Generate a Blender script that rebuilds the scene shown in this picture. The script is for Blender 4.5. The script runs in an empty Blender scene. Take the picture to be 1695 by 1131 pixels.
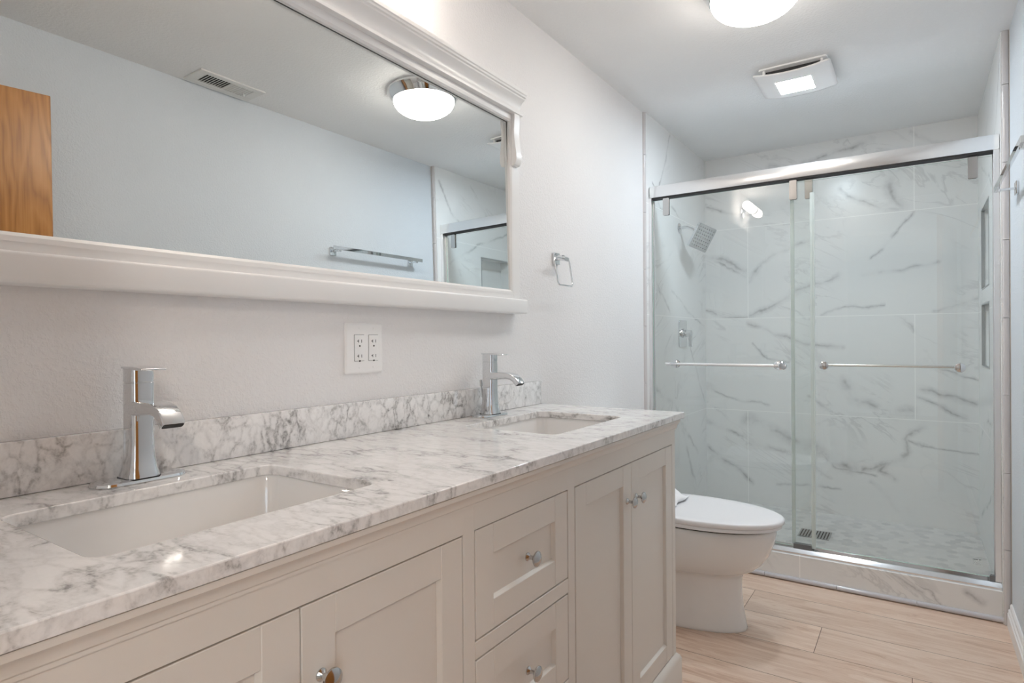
import bpy, bmesh, math, random
from mathutils import Vector, Matrix, Euler

# ------------------------------------------------------------------ camera, world, exposure
SC = bpy.context.scene
COL = SC.collection
R = math.radians
FPX, YAW, PITCH, ROLL = 1002.03, 0.589624579, -0.00238043, -0.006972261
CAM = Vector((1.2, 0.0, 1.136))
fw = Vector((-math.sin(YAW) * math.cos(PITCH), math.cos(YAW) * math.cos(PITCH), math.sin(PITCH)))
rt = Vector((math.cos(YAW), math.sin(YAW), 0))
up = rt.cross(fw)
rt2 = rt * math.cos(ROLL) + up * math.sin(ROLL)
up2 = rt2.cross(fw)
cam_d = bpy.data.cameras.new('camera')
cam_d.sensor_width = 36.0
cam_d.lens = 36.0 * FPX / 1695.0
cam_d.clip_start = 0.02
cam = bpy.data.objects.new('camera', cam_d)
COL.objects.link(cam)
cam.matrix_world = Matrix(((rt2.x, up2.x, -fw.x, CAM.x), (rt2.y, up2.y, -fw.y, CAM.y),
                           (rt2.z, up2.z, -fw.z, CAM.z), (0, 0, 0, 1)))
SC.camera = cam

world = bpy.data.worlds.new('daylight')
SC.world = world
world.use_nodes = True
bg = world.node_tree.nodes['Background']
bg.inputs[0].default_value = (0.72, 0.86, 1.0, 1)
bg.inputs[1].default_value = 1.5

vs = SC.view_settings
vs.view_transform = 'Standard'
vs.look = 'None'
vs.gamma = 1.0
vs.use_curve_mapping = False
vs.exposure = 1.71
try:
    SC.cycles.max_bounces = 18
    SC.cycles.diffuse_bounces = 12
    SC.cycles.glossy_bounces = 6
    SC.cycles.transparent_max_bounces = 16
    SC.cycles.use_denoising = True
    SC.cycles.sample_clamp_indirect = 40.0
except Exception:
    pass
# lamp radiances (each is given off by the lamp's own shade)
L_DOME = (1.0, 0.925, 0.84, 8.0)
L_TUBE = (1.0, 0.89, 0.79, 7.5)
L_LED = (0.78, 0.90, 1.0, 48.0)
L_FILL = (1.0, 0.88, 0.74, 36.0)  # unseen fill lamp, added to brighten the vanity side through the doorway

# ------------------------------------------------------------------ dimensions
W = 1.505          # right wall (paint)
ZC = 2.336         # ceiling
YR = 0.08          # rear wall (doorway) inner face
YB = 4.14          # shower back wall
YJ = 3.06          # where the shower alcove starts
TX0, TX1 = 0.012, 1.478   # tiled faces of the alcove
ZS = 0.064         # shower floor
ZCURB = 0.125


# ------------------------------------------------------------------ node helpers
class NT:
    def __init__(self, name):
        self.m = bpy.data.materials.new(name)
        self.m.use_nodes = True
        self.t = self.m.node_tree
        self.bsdf = self.t.nodes['Principled BSDF']
        self.out = self.t.nodes['Material Output']

    def n(self, typ, ins=None, **kw):
        nd = self.t.nodes.new(typ)
        for k, v in kw.items():
            setattr(nd, k, v)
        for k, v in (ins or {}).items():
            self.set(nd.inputs[k], v)
        return nd

    def set(self, sock, v):
        if isinstance(v, bpy.types.NodeSocket):
            self.t.links.new(v, sock)
        elif isinstance(v, bpy.types.Node):
            self.t.links.new(v.outputs[0], sock)
        else:
            if sock.type == 'RGBA' and len(v) == 3:
                v = (*v, 1)
            sock.default_value = v

    def math(self, op, a, b=0.0, c=None, clamp=False):
        nd = self.n('ShaderNodeMath', operation=op, use_clamp=clamp)
        self.set(nd.inputs[0], a)
        self.set(nd.inputs[1], b)
        if c is not None:
            self.set(nd.inputs[2], c)
        return nd.outputs[0]

    def vmath(self, op, a, b=(0, 0, 0), out=0):
        nd = self.n('ShaderNodeVectorMath', operation=op)
        self.set(nd.inputs[0], a)
        if op == 'SCALE':
            self.set(nd.inputs['Scale'], b)
        else:
            self.set(nd.inputs[1], b)
        return nd.outputs[out]

    def pos(self):
        return self.n('ShaderNodeTexCoord').outputs['Object']

    def wpos(self):
        return self.n('ShaderNodeNewGeometry').outputs['Position']

    def sep(self, v):
        return self.n('ShaderNodeSeparateXYZ', {0: v}).outputs

    def comb(self, x, y, z):
        return self.n('ShaderNodeCombineXYZ', {0: x, 1: y, 2: z}).outputs[0]

    def noise(self, v, scale, detail=3.0, rough=0.5, dist=0.0, color=False):
        nd = self.n('ShaderNodeTexNoise', {'Vector': v, 'Scale': scale, 'Detail': detail, 'Roughness': rough, 'Distortion': dist})
        return nd.outputs[1] if color else nd.outputs[0]

    def ramp(self, f, stops, interp='LINEAR'):
        nd = self.n('ShaderNodeValToRGB', {0: f})
        cr = nd.color_ramp
        cr.interpolation = interp
        while len(cr.elements) < len(stops):
            cr.elements.new(0.5)
        for e, (p, c) in zip(cr.elements, stops):
            e.position = p
            e.color = (*c, 1) if len(c) == 3 else c
        return nd.outputs[0]

    def maprange(self, v, a, b, c=0.0, d=1.0, smooth=False):
        nd = self.n('ShaderNodeMapRange', {0: v, 1: a, 2: b, 3: c, 4: d})
        if smooth:
            nd.interpolation_type = 'SMOOTHSTEP'
        return nd.outputs[0]

    def mix(self, f, a, b, mode='MIX'):
        nd = self.n('ShaderNodeMix', data_type='RGBA', blend_type=mode)
        self.set(nd.inputs[0], f)
        self.set(nd.inputs[6], a)
        self.set(nd.inputs[7], b)
        return nd.outputs[2]

    def bump(self, h, strength=0.2, dist=0.002):
        nd = self.n('ShaderNodeBump', {'Height': h, 'Strength': strength, 'Distance': dist})
        self.set(self.bsdf.inputs['Normal'], nd.outputs[0])

    def p(self, **kw):
        for k, v in kw.items():
            self.set(self.bsdf.inputs[k.replace('_', ' ')], v)
        return self.m


def plain(name, col, rough=0.4, metal=0.0, spec=0.5, coat=0.0, var=0.0):
    t = NT(name)
    c = (*col, 1)
    if var:
        nz = t.noise(t.pos(), 9.0, 3)
        c = t.mix(t.maprange(nz, 0.3, 0.7, 0, 1), [x * (1 - var) for x in col], [min(1, x * (1 + var)) for x in col])
    t.p(Base_Color=c, Roughness=rough, Metallic=metal, Specular_IOR_Level=spec, Coat_Weight=coat)
    return t.m


def paint(name, col, scale=150.0, strength=0.35, rough=0.55):
    t = NT(name)
    v = t.pos()
    h = t.noise(v, scale, 3, 0.55)
    h2 = t.maprange(h, 0.42, 0.66, 0, 1, True)
    t.bump(h2, strength, 0.0022)
    big = t.noise(v, 2.2, 2)
    c = t.mix(t.maprange(big, 0.3, 0.7, 0, 1), [x * 0.985 for x in col], [min(1, x * 1.015) for x in col])
    t.p(Base_Color=c, Roughness=rough, Specular_IOR_Level=0.4)
    return t.m


def emitter(name, col, strength):
    t = NT(name)
    t.p(Base_Color=(0.9, 0.9, 0.9, 1), Emission_Color=(*col, 1), Emission_Strength=strength, Roughness=0.3)
    return t.m


def carrara(name):
    t = NT(name)
    v = t.wpos()
    mp = t.n('ShaderNodeMapping', {0: v})
    mp.inputs['Rotation'].default_value = (0.35, 0.25, -0.75)
    mp.inputs['Scale'].default_value = (1.0, 2.3, 1.6)
    warp = t.noise(mp.outputs[0], 7.0, 4, 0.6, 0, True)
    wv = t.vmath('ADD', mp.outputs[0], t.vmath('SCALE', t.vmath('SUBTRACT', warp, (0.5, 0.5, 0.5)), 0.14))
    vo = t.n('ShaderNodeTexVoronoi', {'Vector': wv, 'Scale': 16.0}, feature='DISTANCE_TO_EDGE')
    line1 = t.maprange(vo.outputs[0], 0.0, 0.20, 1, 0, True)
    vo2 = t.n('ShaderNodeTexVoronoi', {'Vector': wv, 'Scale': 46.0}, feature='DISTANCE_TO_EDGE')
    line2 = t.maprange(vo2.outputs[0], 0.0, 0.2, 1, 0, True)
    cloud = t.maprange(t.noise(mp.outputs[0], 6.0, 4, 0.6, 0.6), 0.42, 0.68, 0, 1, True)
    cloud2 = t.maprange(t.noise(wv, 16.0, 5, 0.65), 0.48, 0.75, 0, 1, True)
    a = t.math('MULTIPLY', line1, t.math('MULTIPLY_ADD', cloud, 0.45, 0.20))
    b = t.math('MULTIPLY', line2, t.math('MULTIPLY_ADD', cloud2, 0.40, 0.10))
    c = t.math('MULTIPLY', cloud2, t.math('MULTIPLY_ADD', cloud, 0.45, 0.16))
    s = t.math('ADD', t.math('MULTIPLY', a, 0.58), t.math('ADD', t.math('MULTIPLY', b, 0.30), t.math('ADD', t.math('MULTIPLY', c, 0.85), t.math('MULTIPLY', cloud, 0.10))), clamp=True)
    speck = t.maprange(t.noise(v, 160.0, 3, 0.65), 0.35, 0.7, 0.65, 1.3, True)
    s = t.math('MULTIPLY', s, speck, clamp=True)
    colr = t.ramp(s, [(0.0, (0.86, 0.85, 0.845)), (0.22, (0.70, 0.69, 0.685)), (0.55, (0.42, 0.41, 0.405)), (1.0, (0.15, 0.14, 0.135))])
    t.p(Base_Color=colr, Roughness=0.12, Specular_IOR_Level=0.55, Coat_Weight=0.2, Coat_Roughness=0.06)
    return t.m


# tile joints of the large marble-look tiles, and where their veins run (metres on the wall)
TILE_Z = (0.665, 1.267, 1.86)


def marble_tile(name, axis, veins, joints, flip=1.0, seed=0.0, grout=True):
    """axis: which world axis runs along the wall (0 = x, 1 = y); joints: u offsets per course."""
    t = NT(name)
    P = t.sep(t.wpos())
    u = P[axis]
    z = P[2]
    p0 = t.comb(u, z, seed)
    wn = t.noise(p0, 5.5, 5, 0.6, 0.0, True)
    wv = t.vmath('SCALE', t.vmath('SUBTRACT', wn, (0.5, 0.5, 0.5)), 0.095)
    p = t.vmath('MULTIPLY', t.vmath('ADD', p0, wv), (1, 1, 0))
    m = None
    for pts, w in veins:
        for (ax, az), (bx, bz) in zip(pts[:-1], pts[1:]):
            d = Vector((bx - ax, bz - az, 0))
            l2 = max(d.length_squared, 1e-6)
            q = t.vmath('SUBTRACT', p, (ax, az, 0))
            k = t.math('MULTIPLY', t.vmath('DOT_PRODUCT', q, d / l2, out=1), 1.0, clamp=True)
            e = t.vmath('DISTANCE', q, t.vmath('SCALE', tuple(d), k), out=1)
            e = t.math('DIVIDE', e, w * 1.35)
            m = e if m is None else t.math('MINIMUM', m, e)
    fine = t.noise(p0, 21.0, 4, 0.65)
    v1 = 0.0
    if m is not None:
        soft = t.maprange(m, 0.0, 1.0, 1, 0, True)
        core = t.maprange(m, 0.0, 0.30, 1, 0, True)
        mod = t.maprange(t.noise(p0, 7.0, 3), 0.36, 0.62, 0.12, 1.0, True)
        v1 = t.math('MULTIPLY', t.math('ADD', t.math('MULTIPLY', soft, t.math('MULTIPLY', fine, 0.80)), t.math('MULTIPLY', core, t.math('MULTIPLY', fine, 0.45))), mod)
    # faint background veining, running down to the right
    r = t.n('ShaderNodeVectorRotate', {'Vector': p0, 'Angle': R(28) * flip}, rotation_type='Z_AXIS')
    st = t.vmath('MULTIPLY', r.outputs[0], (1.0, 3.4, 1.0))
    bgn = t.noise(st, 1.6, 6, 0.6, 1.1)
    v2 = t.maprange(t.math('ABSOLUTE', t.math('SUBTRACT', bgn, 0.5)), 0.0, 0.03, 1, 0, True)
    v2 = t.math('MULTIPLY', v2, t.maprange(t.noise(p0, 2.3, 2), 0.45, 0.65, 0.0, 0.3, True))
    s = t.math('MAXIMUM', v1, v2)
    colr = t.ramp(s, [(0.0, (0.81, 0.815, 0.81)), (0.35, (0.66, 0.665, 0.665)), (0.7, (0.48, 0.485, 0.485)), (1.0, (0.34, 0.34, 0.34))])
    if grout:
        g = None
        for i, zz in enumerate(TILE_Z):
            a = t.math('LESS_THAN', t.math('ABSOLUTE', t.math('SUBTRACT', z, zz)), 0.0021)
            g = a if g is None else t.math('MAXIMUM', g, a)
        edges = (-9,) + TILE_Z + (9,)
        for i, us in enumerate(joints):
            inr = t.math('MULTIPLY', t.math('GREATER_THAN', z, edges[i]), t.math('LESS_THAN', z, edges[i + 1]))
            for uu in us:
                a = t.math('LESS_THAN', t.math('ABSOLUTE', t.math('SUBTRACT', u, uu)), 0.0021)
                g = t.math('MAXIMUM', g, t.math('MULTIPLY', a, inr))
        colr = t.mix(g, colr, (0.93, 0.93, 0.92, 1))
        t.bump(t.math('SUBTRACT', 1.0, g), 0.3, 0.001)
    t.p(Base_Color=colr, Roughness=0.24, Specular_IOR_Level=0.4)
    return t.m


def wood_floor(name):
    t = NT(name)
    P = t.sep(t.wpos())
    x, y = P[0], P[1]
    PW, PL = 0.233, 1.22
    row = t.math('FLOOR', t.math('DIVIDE', t.math('SUBTRACT', y, 2.412), PW))
    fy = t.math('FRACT', t.math('ADD', t.math('DIVIDE', t.math('SUBTRACT', y, 2.412), PW), 40.0))
    off = t.math('SUBTRACT', 0.885, t.math('MULTIPLY', row, 0.297))
    xs = t.math('ADD', t.math('DIVIDE', t.math('SUBTRACT', x, off), PL), 40.0)
    colm = t.math('FLOOR', xs)
    fx = t.math('FRACT', xs)
    ex = t.math('MULTIPLY', t.math('MINIMUM', fx, t.math('SUBTRACT', 1.0, fx)), PL)
    ey = t.math('MULTIPLY', t.math('MINIMUM', fy, t.math('SUBTRACT', 1.0, fy)), PW)
    gap = t.math('LESS_THAN', t.math('MINIMUM', ex, ey), 0.0012)
    rnd = t.n('ShaderNodeTexWhiteNoise', {'Vector': t.comb(row, colm, 0.0)}, noise_dimensions='3D')
    g = t.comb(t.math('ADD', t.math('MULTIPLY', x, 1.0), t.math('MULTIPLY', rnd.outputs[0], 13.0)), t.math('MULTIPLY', y, 9.0), rnd.outputs[0])
    n1 = t.noise(g, 2.2, 6, 0.62, 0.9)
    n2 = t.noise(t.comb(t.math('MULTIPLY', x, 3.0), t.math('MULTIPLY', y, 90.0), rnd.outputs[0]), 2.0, 4, 0.6)
    rings = t.math('ABSOLUTE', t.math('SUBTRACT', t.math('FRACT', t.math('MULTIPLY', n1, 9.0)), 0.5))
    f = t.math('ADD', t.math('MULTIPLY', n1, 0.62), t.math('ADD', t.math('MULTIPLY', n2, 0.22), t.math('MULTIPLY', rings, 0.16)))
    c = t.ramp(f, [(0.30, (0.50, 0.31, 0.21)), (0.43, (0.68, 0.50, 0.385)), (0.56, (0.77, 0.61, 0.495)), (0.75, (0.83, 0.69, 0.58))])
    tone = t.maprange(rnd.outputs[0], 0, 1, 0.93, 1.06)
    c = t.mix(1.0, c, t.n('ShaderNodeCombineColor', {0: tone, 1: tone, 2: tone}).outputs[0], 'MULTIPLY')
    c = t.mix(gap, c, (0.16, 0.09, 0.055, 1))
    t.bump(t.math('SUBTRACT', t.math('MULTIPLY', n2, 0.3), gap), 0.15, 0.001)
    t.p(Base_Color=c, Roughness=0.36, Specular_IOR_Level=0.45)
    return t.m


def oak(name):
    t = NT(name)
    v = t.pos()
    P = t.sep(v)
    warp = t.noise(t.comb(t.math('MULTIPLY', P[1], 5.0), 0.0, t.math('MULTIPLY', P[2], 0.8)), 1.7, 3, 0.5)
    cen = t.math('ABSOLUTE', t.math('SUBTRACT', P[1], 0.58))
    ring = t.math('ADD', t.math('MULTIPLY', cen, 26.0), t.math('ADD', t.math('MULTIPLY', P[2], 2.2), t.math('MULTIPLY', warp, 9.0)))
    band = t.math('ABSOLUTE', t.math('SUBTRACT', t.math('FRACT', ring), 0.5))
    fib = t.noise(t.comb(t.math('MULTIPLY', P[1], 160.0), 0.0, t.math('MULTIPLY', P[2], 4.0)), 1.0, 4, 0.6)
    f = t.math('ADD', t.math('MULTIPLY', band, 0.7), t.math('MULTIPLY', fib, 0.65))
    c = t.ramp(f, [(0.2, (0.30, 0.115, 0.022)), (0.5, (0.48, 0.205, 0.045)), (0.8, (0.57, 0.27, 0.072))])
    t.p(Base_Color=c, Roughness=0.3, Specular_IOR_Level=0.5)
    return t.m


def glass_mat(name):
    t = NT(name)
    tr = t.n('ShaderNodeBsdfTransparent', {0: (0.972, 0.986, 0.981, 1)})
    gl = t.n('ShaderNodeBsdfGlossy', {'Color': (1, 1, 1, 1), 'Roughness': 0.0})
    fr = t.n('ShaderNodeFresnel', {'IOR': 1.5})
    geo = t.n('ShaderNodeNewGeometry')
    k = t.math('MULTIPLY', t.math('MULTIPLY', fr.outputs[0], 1.7, clamp=True), t.math('SUBTRACT', 1.0, geo.outputs['Backfacing']))
    mx = t.n('ShaderNodeMixShader', {0: k, 1: tr.outputs[0], 2: gl.outputs[0]})
    t.set(t.out.inputs[0], mx.outputs[0])
    t.t.nodes.remove(t.bsdf)
    return t.m


def mirror_mat(name):
    t = NT(name)
    t.p(Base_Color=(0.81, 0.835, 0.83, 1), Metallic=1.0, Roughness=0.0)
    return t.m


def brushed(name, col=(0.78, 0.78, 0.79), rough=0.28):
    t = NT(name)
    t.p(Base_Color=(*col, 1), Metallic=0.9, Roughness=rough)
    return t.m


def hex_mosaic(name):
    t = NT(name)
    a = t.n('ShaderNodeAttribute', attribute_name='tone')
    nz = t.noise(t.wpos(), 18.0, 4, 0.6)
    f = t.math('ADD', t.math('MULTIPLY', a.outputs['Fac'], 0.75), t.math('MULTIPLY', nz, 0.35))
    c = t.ramp(f, [(0.2, (0.63, 0.64, 0.64)), (0.5, (0.74, 0.745, 0.745)), (0.9, (0.82, 0.82, 0.815))])
    t.p(Base_Color=c, Roughness=0.3)
    return t.m


# ------------------------------------------------------------------ mesh helpers
def NB():
    return bmesh.new()


def box(bm, lo, hi, bev=0.0, seg=2):
    lo, hi = Vector(lo), Vector(hi)
    vs_ = [bm.verts.new((x, y, z)) for x in (lo.x, hi.x) for y in (lo.y, hi.y) for z in (lo.z, hi.z)]
    idx = ((0, 1, 3, 2), (4, 6, 7, 5), (0, 4, 5, 1), (2, 3, 7, 6), (0, 2, 6, 4), (1, 5, 7, 3))
    fs = [bm.faces.new([vs_[i] for i in f]) for f in idx]
    if bev > 0:
        es = list({e for f in fs for e in f.edges})
        bmesh.ops.bevel(bm, geom=es, offset=bev, segments=seg, profile=0.5, affect='EDGES', clamp_overlap=True)
    return bm


def ring_faces(bm, rings, closed=True, cap0=True, cap1=True):
    rv = [[bm.verts.new(p) for p in r] for r in rings]
    n = len(rv[0])
    for a, b in zip(rv[:-1], rv[1:]):
        rng = range(n) if closed else range(n - 1)
        for i in rng:
            j = (i + 1) % n
            try:
                bm.faces.new((a[i], a[j], b[j], b[i]))
            except ValueError:
                pass
    if cap0:
        bm.faces.new(list(reversed(rv[0])))
    if cap1:
        bm.faces.new(rv[-1])
    return rv


def basis(d):
    d = Vector(d).normalized()
    a = Vector((0, 0, 1)) if abs(d.z) < 0.9 else Vector((1, 0, 0))
    u = d.cross(a).normalized()
    return u, d.cross(u).normalized(), d


def cyl(bm, p0, p1, r0, r1=None, n=28):
    r1 = r0 if r1 is None else r1
    u, v, d = basis(Vector(p1) - Vector(p0))
    rings = []
    for p, r in ((p0, r0), (p1, r1)):
        rings.append([Vector(p) + u * (r * math.cos(2 * math.pi * i / n)) + v * (r * math.sin(2 * math.pi * i / n)) for i in range(n)])
    ring_faces(bm, rings)
    return bm


def lathe(bm, origin, axis, prof, n=40):
    """prof: list of (distance along axis, radius)."""
    u, v, d = basis(axis)
    o = Vector(origin)
    rings = []
    for h, r in prof:
        r = max(r, 1e-4)
        rings.append([o + d * h + u * (r * math.cos(2 * math.pi * i / n)) + v * (r * math.sin(2 * math.pi * i / n)) for i in range(n)])
    ring_faces(bm, rings)
    return bm


def tube(bm, pts, r, n=14, closed=False):
    pts = [Vector(p) for p in pts]
    m = len(pts)
    rings = []
    prev = None
    for i, p in enumerate(pts):
        if closed:
            d = (pts[(i + 1) % m] - pts[i - 1]).normalized()
        else:
            d = (pts[min(i + 1, m - 1)] - pts[max(i - 1, 0)]).normalized()
        if prev is None:
            u, v, _ = basis(d)
        else:
            u = (prev - d * prev.dot(d)).normalized()
            v = d.cross(u)
        prev = u
        rings.append([p + u * (r * math.cos(2 * math.pi * k / n)) + v * (r * math.sin(2 * math.pi * k / n)) for k in range(n)])
    if closed:
        rings.append([q.copy() for q in rings[0]])
        ring_faces(bm, rings, cap0=False, cap1=False)
        bmesh.ops.remove_doubles(bm, verts=bm.verts, dist=1e-5)
    else:
        ring_faces(bm, rings)
    return bm


def rrect(cx, cy, hx, hy, r, k=6):
    """rounded rectangle outline, counter-clockwise, as (x, y)."""
    out = []
    for sx, sy, a0 in ((1, 1, 0), (-1, 1, 90), (-1, -1, 180), (1, -1, 270)):
        for i in range(k + 1):
            a = R(a0 + 90 * i / k)
            out.append((cx + sx * (hx - r) + r * math.cos(a), cy + sy * (hy - r) + r * math.sin(a)))
    return out


def prism(bm, outline, mapf, a, b):
    """extrude a 2-D outline between the two values a, b; mapf(u, v, w) -> point."""
    ring_faces(bm, [[mapf(u, v, a) for u, v in outline], [mapf(u, v, b) for u, v in outline]])
    return bm


def mk(name, bm, mats, parent=None, smooth=35, bevel=0.0, bseg=2, at=None):
    bmesh.ops.recalc_face_normals(bm, faces=bm.faces)
    me = bpy.data.meshes.new(name)
    off = Vector((0, 0, 0))
    pp = parent
    while pp is not None:
        off += pp.location
        pp = pp.parent
    if parent is None:
        if at is None:
            c0 = [Vector(v.co) for v in bm.verts]
            at = Vector((sum(v.x for v in c0) / len(c0), sum(v.y for v in c0) / len(c0), min(v.z for v in c0)))
        off = Vector(at)
    bmesh.ops.translate(bm, verts=bm.verts, vec=-off)
    bm.to_mesh(me)
    bm.free()
    for m in (mats if isinstance(mats, (list, tuple)) else [mats]):
        me.materials.append(m)
    o = bpy.data.objects.new(name, me)
    COL.objects.link(o)
    if parent is None:
        o.location = off
    else:
        o.parent = parent
    if smooth:
        for p in me.polygons:
            p.use_smooth = True
        me.set_sharp_from_angle(angle=R(smooth))
    if bevel:
        md = o.modifiers.new('edge', 'BEVEL')
        md.width = bevel
        md.segments = bseg
        md.limit_method = 'ANGLE'
        md.angle_limit = R(40)
        md.harden_normals = False
    return o


def thing(name, loc, label, cat, group=None):
    o = bpy.data.objects.new(name, None)
    o.empty_display_size = 0.05
    COL.objects.link(o)
    o.location = loc
    o['label'] = label
    o['category'] = cat
    if group:
        o['group'] = group
    return o


def tag(o, label, cat, group=None):
    o['label'] = label
    o['category'] = cat
    if group:
        o['group'] = group
    return o


def struct(name, bm, m, parent=None, label=None, **kw):
    o = mk(name, bm, m, parent, **kw)
    if parent is None:
        o['kind'] = 'structure'
        if label:
            o['label'] = label
    return o


def dup(root, loc, label, group=None):
    r = root.copy()
    COL.objects.link(r)
    r.location = loc
    r['label'] = label
    if group:
        r['group'] = group
    for ch in list(root.children):
        c = ch.copy()
        COL.objects.link(c)
        c.parent = r
        for g in list(ch.children):
            d = g.copy()
            COL.objects.link(d)
            d.parent = c
    return r


# ------------------------------------------------------------------ materials
M = {}
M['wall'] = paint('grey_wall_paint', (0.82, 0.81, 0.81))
M['wall_r'] = paint('wall_paint_cool_lit', (0.645, 0.69, 0.735))  # same wall paint, with this side's cooler, dimmer light put into the colour
M['ceil'] = paint('ceiling_paint', (0.83, 0.835, 0.835), 90, 0.3, 0.6)
M['floor'] = wood_floor('light_oak_laminate')
M['white'] = plain('white_lacquer', (0.83, 0.825, 0.82), 0.3)
M['cab'] = plain('off_white_cabinet_paint', (0.745, 0.705, 0.655), 0.38)
M['gapdark'] = plain('shadow_gap_interior', (0.12, 0.105, 0.09), 0.8)
M['porc'] = plain('white_porcelain', (0.82, 0.81, 0.80), 0.06, coat=0.5)
M['lid'] = plain('white_seat_plastic', (0.82, 0.82, 0.84), 0.25)
M['chrome'] = plain('polished_chrome', (0.75, 0.765, 0.78), 0.05, 1.0)
M['nickel'] = plain('satin_chrome', (0.56, 0.555, 0.55), 0.14, 1.0)
M['alu'] = brushed('brushed_aluminium', (0.84, 0.84, 0.84), 0.2)
M['alu_track'] = plain('satin_aluminium_track', (0.80, 0.80, 0.81), 0.13, 1.0)
M['alu_top'] = plain('polished_aluminium', (0.88, 0.88, 0.88), 0.11, 1.0)
M['alu_w'] = brushed('bright_anodised_aluminium', (0.90, 0.90, 0.91), 0.3)
M['rubber'] = plain('dark_rubber', (0.03, 0.03, 0.032), 0.6)
M['greyplastic'] = plain('grey_plastic', (0.16, 0.165, 0.17), 0.35)
M['plastic'] = plain('white_plastic', (0.88, 0.875, 0.87), 0.3)
M['black'] = plain('slot_black', (0.015, 0.014, 0.013), 0.6)
M['marble'] = carrara('carrara_marble')
M['glass'] = glass_mat('clear_green_tint_glass')
t = NT('clear_vinyl_seal')
_mx = t.n('ShaderNodeMixShader', {0: 0.45, 1: t.n('ShaderNodeBsdfTransparent', {0: (0.95, 0.98, 0.97, 1)}).outputs[0]})
t.p(Base_Color=(0.82, 0.86, 0.85, 1), Roughness=0.25)
t.set(_mx.inputs[2], t.bsdf.outputs[0])
t.set(t.out.inputs[0], _mx.outputs[0])
M['seal'] = t.m
M['gedge'] = plain('glass_edge', (0.42, 0.60, 0.53), 0.15)
M['mirror'] = mirror_mat('silvered_mirror')
M['oak'] = oak('orange_oak_veneer')
M['pencil'] = plain('grey_lavender_glazed_trim', (0.58, 0.575, 0.61), 0.12)
M['pencil_v'] = plain('taupe_glazed_trim', (0.60, 0.575, 0.575), 0.12)
M['caulk'] = plain('cream_caulk', (0.72, 0.66, 0.58), 0.6)
M['grout'] = plain('white_grout', (0.80, 0.79, 0.77), 0.7)
M['hex'] = hex_mosaic('marble_hexagon_mosaic')
M['schluter'] = plain('grey_metal_edge_strip', (0.45, 0.46, 0.46), 0.35, 0.7)
M['tissue'] = plain('white_tissue_paper', (0.84, 0.84, 0.85), 0.8)
M['ventp'] = plain('painted_vent_steel', (0.74, 0.74, 0.72), 0.4)
M['dome'] = emitter('lit_frosted_dome', L_DOME[:3], L_DOME[3])
M['tube'] = emitter('lit_frosted_tube', L_TUBE[:3], L_TUBE[3])
M['led'] = emitter('lit_led_panel', L_LED[:3], L_LED[3])
M['fill_dome'] = emitter('added_fill_dome', L_FILL[:3], L_FILL[3])
M['bed_wall'] = paint('bedroom_wall_paint', (0.80, 0.79, 0.77))
M['carpet'] = plain('beige_carpet', (0.45, 0.41, 0.36), 0.95, var=0.1)
M['brass'] = plain('satin_brass', (0.6, 0.45, 0.2), 0.25, 1.0)

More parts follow.
